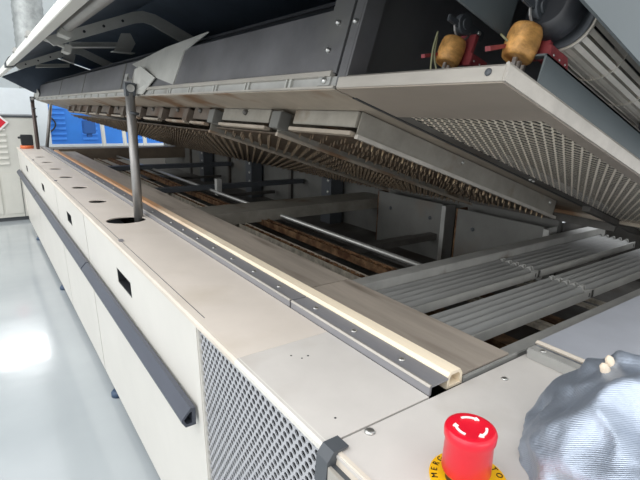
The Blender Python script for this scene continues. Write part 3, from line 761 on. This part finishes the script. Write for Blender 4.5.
# ------------------------------------------------------------------ silver cloth bundle
def foil_bundle():
    t = thing('cloth_bundle', 'crumpled silver heat-proof cloth bundle on the near white plate', 'cloth', (.46, .10, TOP))
    bm = BM(); nu, nv = 150, 80; C0 = Vector((.475, .085, TOP-.012)); rows = []
    for j in range(nv+1):
        th = math.pi*.5*(j/nv)*1.02
        row = []
        for i in range(nu):
            a = 2*math.pi*i/nu
            d = Vector((math.cos(a)*math.cos(th), math.sin(a)*math.cos(th), math.sin(th)))
            r = 1+.10*noise.noise(d*1.6+Vector((3,1,7)))
            ridge = 0
            for (aa, w, amp) in ((2.42, .26, .12), (1.66, .20, .15), (3.4, .3, .05), (.7, .3, .05), (4.4, .4, .05)):
                dd = math.atan2(math.sin(a-aa), math.cos(a-aa)); ridge += amp*math.exp(-(dd/w)**2)*(.35+.65*math.sin(th*1.0))
            f = abs(noise.noise(d*3.1+Vector((0,5,2))))
            r += ridge-.12*f+.02*abs(noise.noise(d*5.5+Vector((2,0,9))))
            sq = 1+.10*abs(math.cos(th))**4
            row.append(bm.verts.new(C0+Vector((d.x*.135*r*sq, d.y*.120*r*sq, max(0, d.z)*.098*r))))
        rows.append(row)
    for A, B in zip(rows, rows[1:]):
        for i in range(nu): bm.faces.new((A[i], A[(i+1) % nu], B[(i+1) % nu], B[i])).smooth = True
    bm.faces.new(rows[-1])
    bmesh.ops.translate(bm, verts=bm.verts[:], vec=(0, 0, .0125))
    obj('cloth', bm, FOIL, t)
    # gathered neck with pale lining tongues
    for k, (x, y, z, ang, ln) in enumerate(((.447, .158, .084, -.7, .017), (.454, .158, .086, -.2, .018), (.466, .154, .087, .5, .018))):
        bm = BM(); base_ = Vector((x, y, TOP+z-.012)); d = Vector((math.sin(ang)*.6, .25, .8)).normalized()
        tube(bm, [base_, base_+d*ln*.5, base_+d*ln*.85, base_+d*ln], [.004, .0045, .0035, .0010], 10)
        obj('lining_tongue', bm, mat('cream_lining', (222,206,184), .6, var=.05), t)
    return t
foil_bundle()

# ------------------------------------------------------------------ things at the far end
t = thing('box_on_stop_disc', 'small black box on an orange disc at the far end of the white top', 'switch box', (.285, 3.98, TOP))
bm = BM(); tube(bm, [(.285, 3.98, TOP), (.285, 3.98, TOP+.022)], .042, 24); obj('orange_disc', bm, ORANGE, t)
bm = BM(); box(bm, .252, .325, 3.95, 4.02, TOP+.022, TOP+.095, .004); box(bm, .236, .256, 3.97, 4.0, TOP+.068, TOP+.082, .002); obj('black_box', bm, BLACK, t)
# control cabinet
cab = thing('control_cabinet', 'pale grey floor cabinet with louvres and red warning diamond beyond the oven', 'cabinet', (0, 4.5, 0))
CY = 4.3
bm = BM(); box(bm, -.75, .395, CY, CY+.6, .03, .785, .004); obj('cabinet_body', bm, CABM, cab)
bm = BM(); box(bm, -.75, .39, CY+.02, CY+.58, 0, .03); obj('plinth', bm, GREYC, cab)
bm = BM(); box(bm, -.75, .40, CY-.006, CY+.6, .787, .800); obj('top_rim', bm, GREYC, cab)
bm = BM(); box(bm, .12, .235, CY-.008, CY, .06, .37, .002); d_ = obj('door', bm, CABM, cab)
bm = BM(); box(bm, -.45, .10, CY-.008, CY, .06, .37, .002); obj('door', bm, CABM, cab)
bm = BM(); box(bm, .236, .239, CY-.001, CY+.001, .03, .37); obj('door_gap', bm, GREYC, cab)
for k in range(7):
    z = .70-.042*k
    bm = BM(); prism(bm, [(CY, z-.006), (CY-.012, z-.010), (CY-.012, z-.006), (CY, z+.008)], -.15, .18, 'X'); obj('louvre', bm, CABM, cab)
bm = BM(); box(bm, .382, .392, CY-.014, CY-.002, .30, .785); obj('corner_trim', bm, RIBM, cab)
sg = Vector((.135, CY-.010, .748))
bm = BM(); prism(bm, [(sg.x-.075, sg.z), (sg.x, sg.z-.075), (sg.x+.075, sg.z), (sg.x, sg.z+.075)], CY-.014, CY-.0125, 'Y'); s_ = obj('warning_diamond', bm, WH, cab)
bm = BM(); prism(bm, [(sg.x-.056, sg.z), (sg.x, sg.z-.056), (sg.x+.056, sg.z), (sg.x, sg.z+.056)], CY-.016, CY-.014, 'Y'); obj('red_field', bm, RED, s_)
bm = BM(); tube(bm, [(sg.x-.012, CY-.0165, sg.z-.012), (sg.x, CY-.0165, sg.z+.018), (sg.x+.012, CY-.0165, sg.z-.012)], .004, 6); obj('white_symbol', bm, WH, s_)
# pale machine panel behind the cabinet
bm = BM(); box(bm, -.6, .58, 5.2, 5.25, .0, 1.02, .003)
tag(obj('pale_screen', bm, PALE), 'pale panel with teal tint behind the control cabinet', 'panel')
# blue machine
bl_ = thing('blue_machine', 'bright blue louvred machine behind the far end of the oven', 'machine', (1.4, 6.3, 0))
BY = 6.0
bm = BM(); box(bm, .50, 2.6, BY, BY+.6, .05, 1.15, .004); obj('blue_body', bm, BLUE, bl_)
bm = BM(); box(bm, .50, 2.6, BY-.05, BY, .0, .47, .004); obj('pale_ledge', bm, PALE, bl_)
for (x, w) in ((.62, .20), (.98, .16), (1.5, .16), (1.8, .2)):
    for k in range(7):
        z = .53+k*.055
        bm = BM(); prism(bm, [(BY, z-.008), (BY-.016, z-.016), (BY-.016, z-.010), (BY, z+.014)], x, x+w, 'X'); obj('louvre', bm, BLUE, bl_)
bm = BM(); tube(bm, [(.62+.10*math.sin(a*.3), BY-.03, .80-.022*a) for a in range(11)], .008, 8)
obj('hose', bm, BLACK, bl_)
for x in (1.16, 1.38, 1.60):
    bm = BM(); tube(bm, [(x, 5.7, 0), (x-.03, 5.7, .80)], .022, 10)
    tag(obj('white_post', bm, CABM), {1.16: 'leftmost of the white posts in front of the blue machine', 1.38: 'middle white post in front of the blue machine', 1.60: 'rightmost white post in front of the blue machine'}[x], 'post', 'white posts before the blue machine')
bm = BM(); box(bm, .93, 1.05, 5.6, 5.68, .60, .735, .006); box(bm, .965, 1.015, 5.62, 5.66, .565, .605, .003)
bx_ = tag(obj('junction_box', bm, BLUED), 'small deep blue box hanging under the hood before the blue machine', 'box')
# foil duct column and its dark support
bm = BM(); pts = []; rs = []
for k in range(70):
    z = 1.0+k*.03; pts.append((.52+.02*math.sin(k*.05), 5.5, z)); rs.append(.125+.006*(k % 2)+.006*noise.noise(Vector((0, 0, k*.4))))
tube(bm, pts, rs, 28)
tag(obj('flexible_duct', bm, mat('foil_duct_skin', (158,162,160), .42, .6, var=.12, scale=18, bump=.5)), 'silver flexible air duct hanging behind the hood at upper left', 'duct')
# ------------------------------------------------------------------ light
def area(name, loc, rot, sx, sy, e, col=(1,1,1)):
    l = D.lights.new(name, 'AREA'); l.shape = 'RECTANGLE'; l.size = sx; l.size_y = sy; l.energy = e; l.color = col
    o = D.objects.new(name, l); COL.objects.link(o); o.location = loc; o.rotation_euler = rot; return o
w = D.worlds.new('w'); bpy.context.scene.world = w; w.use_nodes = True
bg = w.node_tree.nodes['Background']; bg.inputs[0].default_value = (.95, .97, 1.0, 1); bg.inputs[1].default_value = 1.0
area('hall_skylight', (-1.8, 1.5, 4.2), (0, math.radians(-20), 0), 3.0, 7.0, 130, (.99, .99, 1))
area('window_and_fill_light', (-4.5, 1.0, 2.0), (0, math.radians(-78), 0), 2.5, 7, 92, (1, 1, 1))
area('window_and_fill_light', (.6, -3.2, 2.2), (math.radians(62), 0, math.radians(3)), 3.5, 2.0, 34, (1, .98, .95))  # fill light added behind the camera to brighten the steel, not a window
area('hall_lamp', (0.2, 8.6, 3.1), (math.radians(-60), 0, 0), .7, .4, 9)

# ------------------------------------------------------------------ camera
cam = D.cameras.new('cam'); co = D.objects.new('camera', cam); COL.objects.link(co)
MW = Matrix(((0.814849, 0.127814, -0.565406), (-0.578976, 0.227277, -0.783028), (0.028422, 0.965406, 0.259198)))
co.matrix_world = Matrix.Translation((0, 0, G)) @ MW.to_4x4()
cam.sensor_width = 36; cam.lens = 36*472/640; cam.clip_start = .01; cam.clip_end = 60
bpy.context.scene.camera = co
sc = bpy.context.scene
sc.view_settings.view_transform = 'Standard'; sc.view_settings.look = 'None'; sc.view_settings.gamma = 1; sc.view_settings.use_curve_mapping = False
sc.view_settings.exposure = 0.27
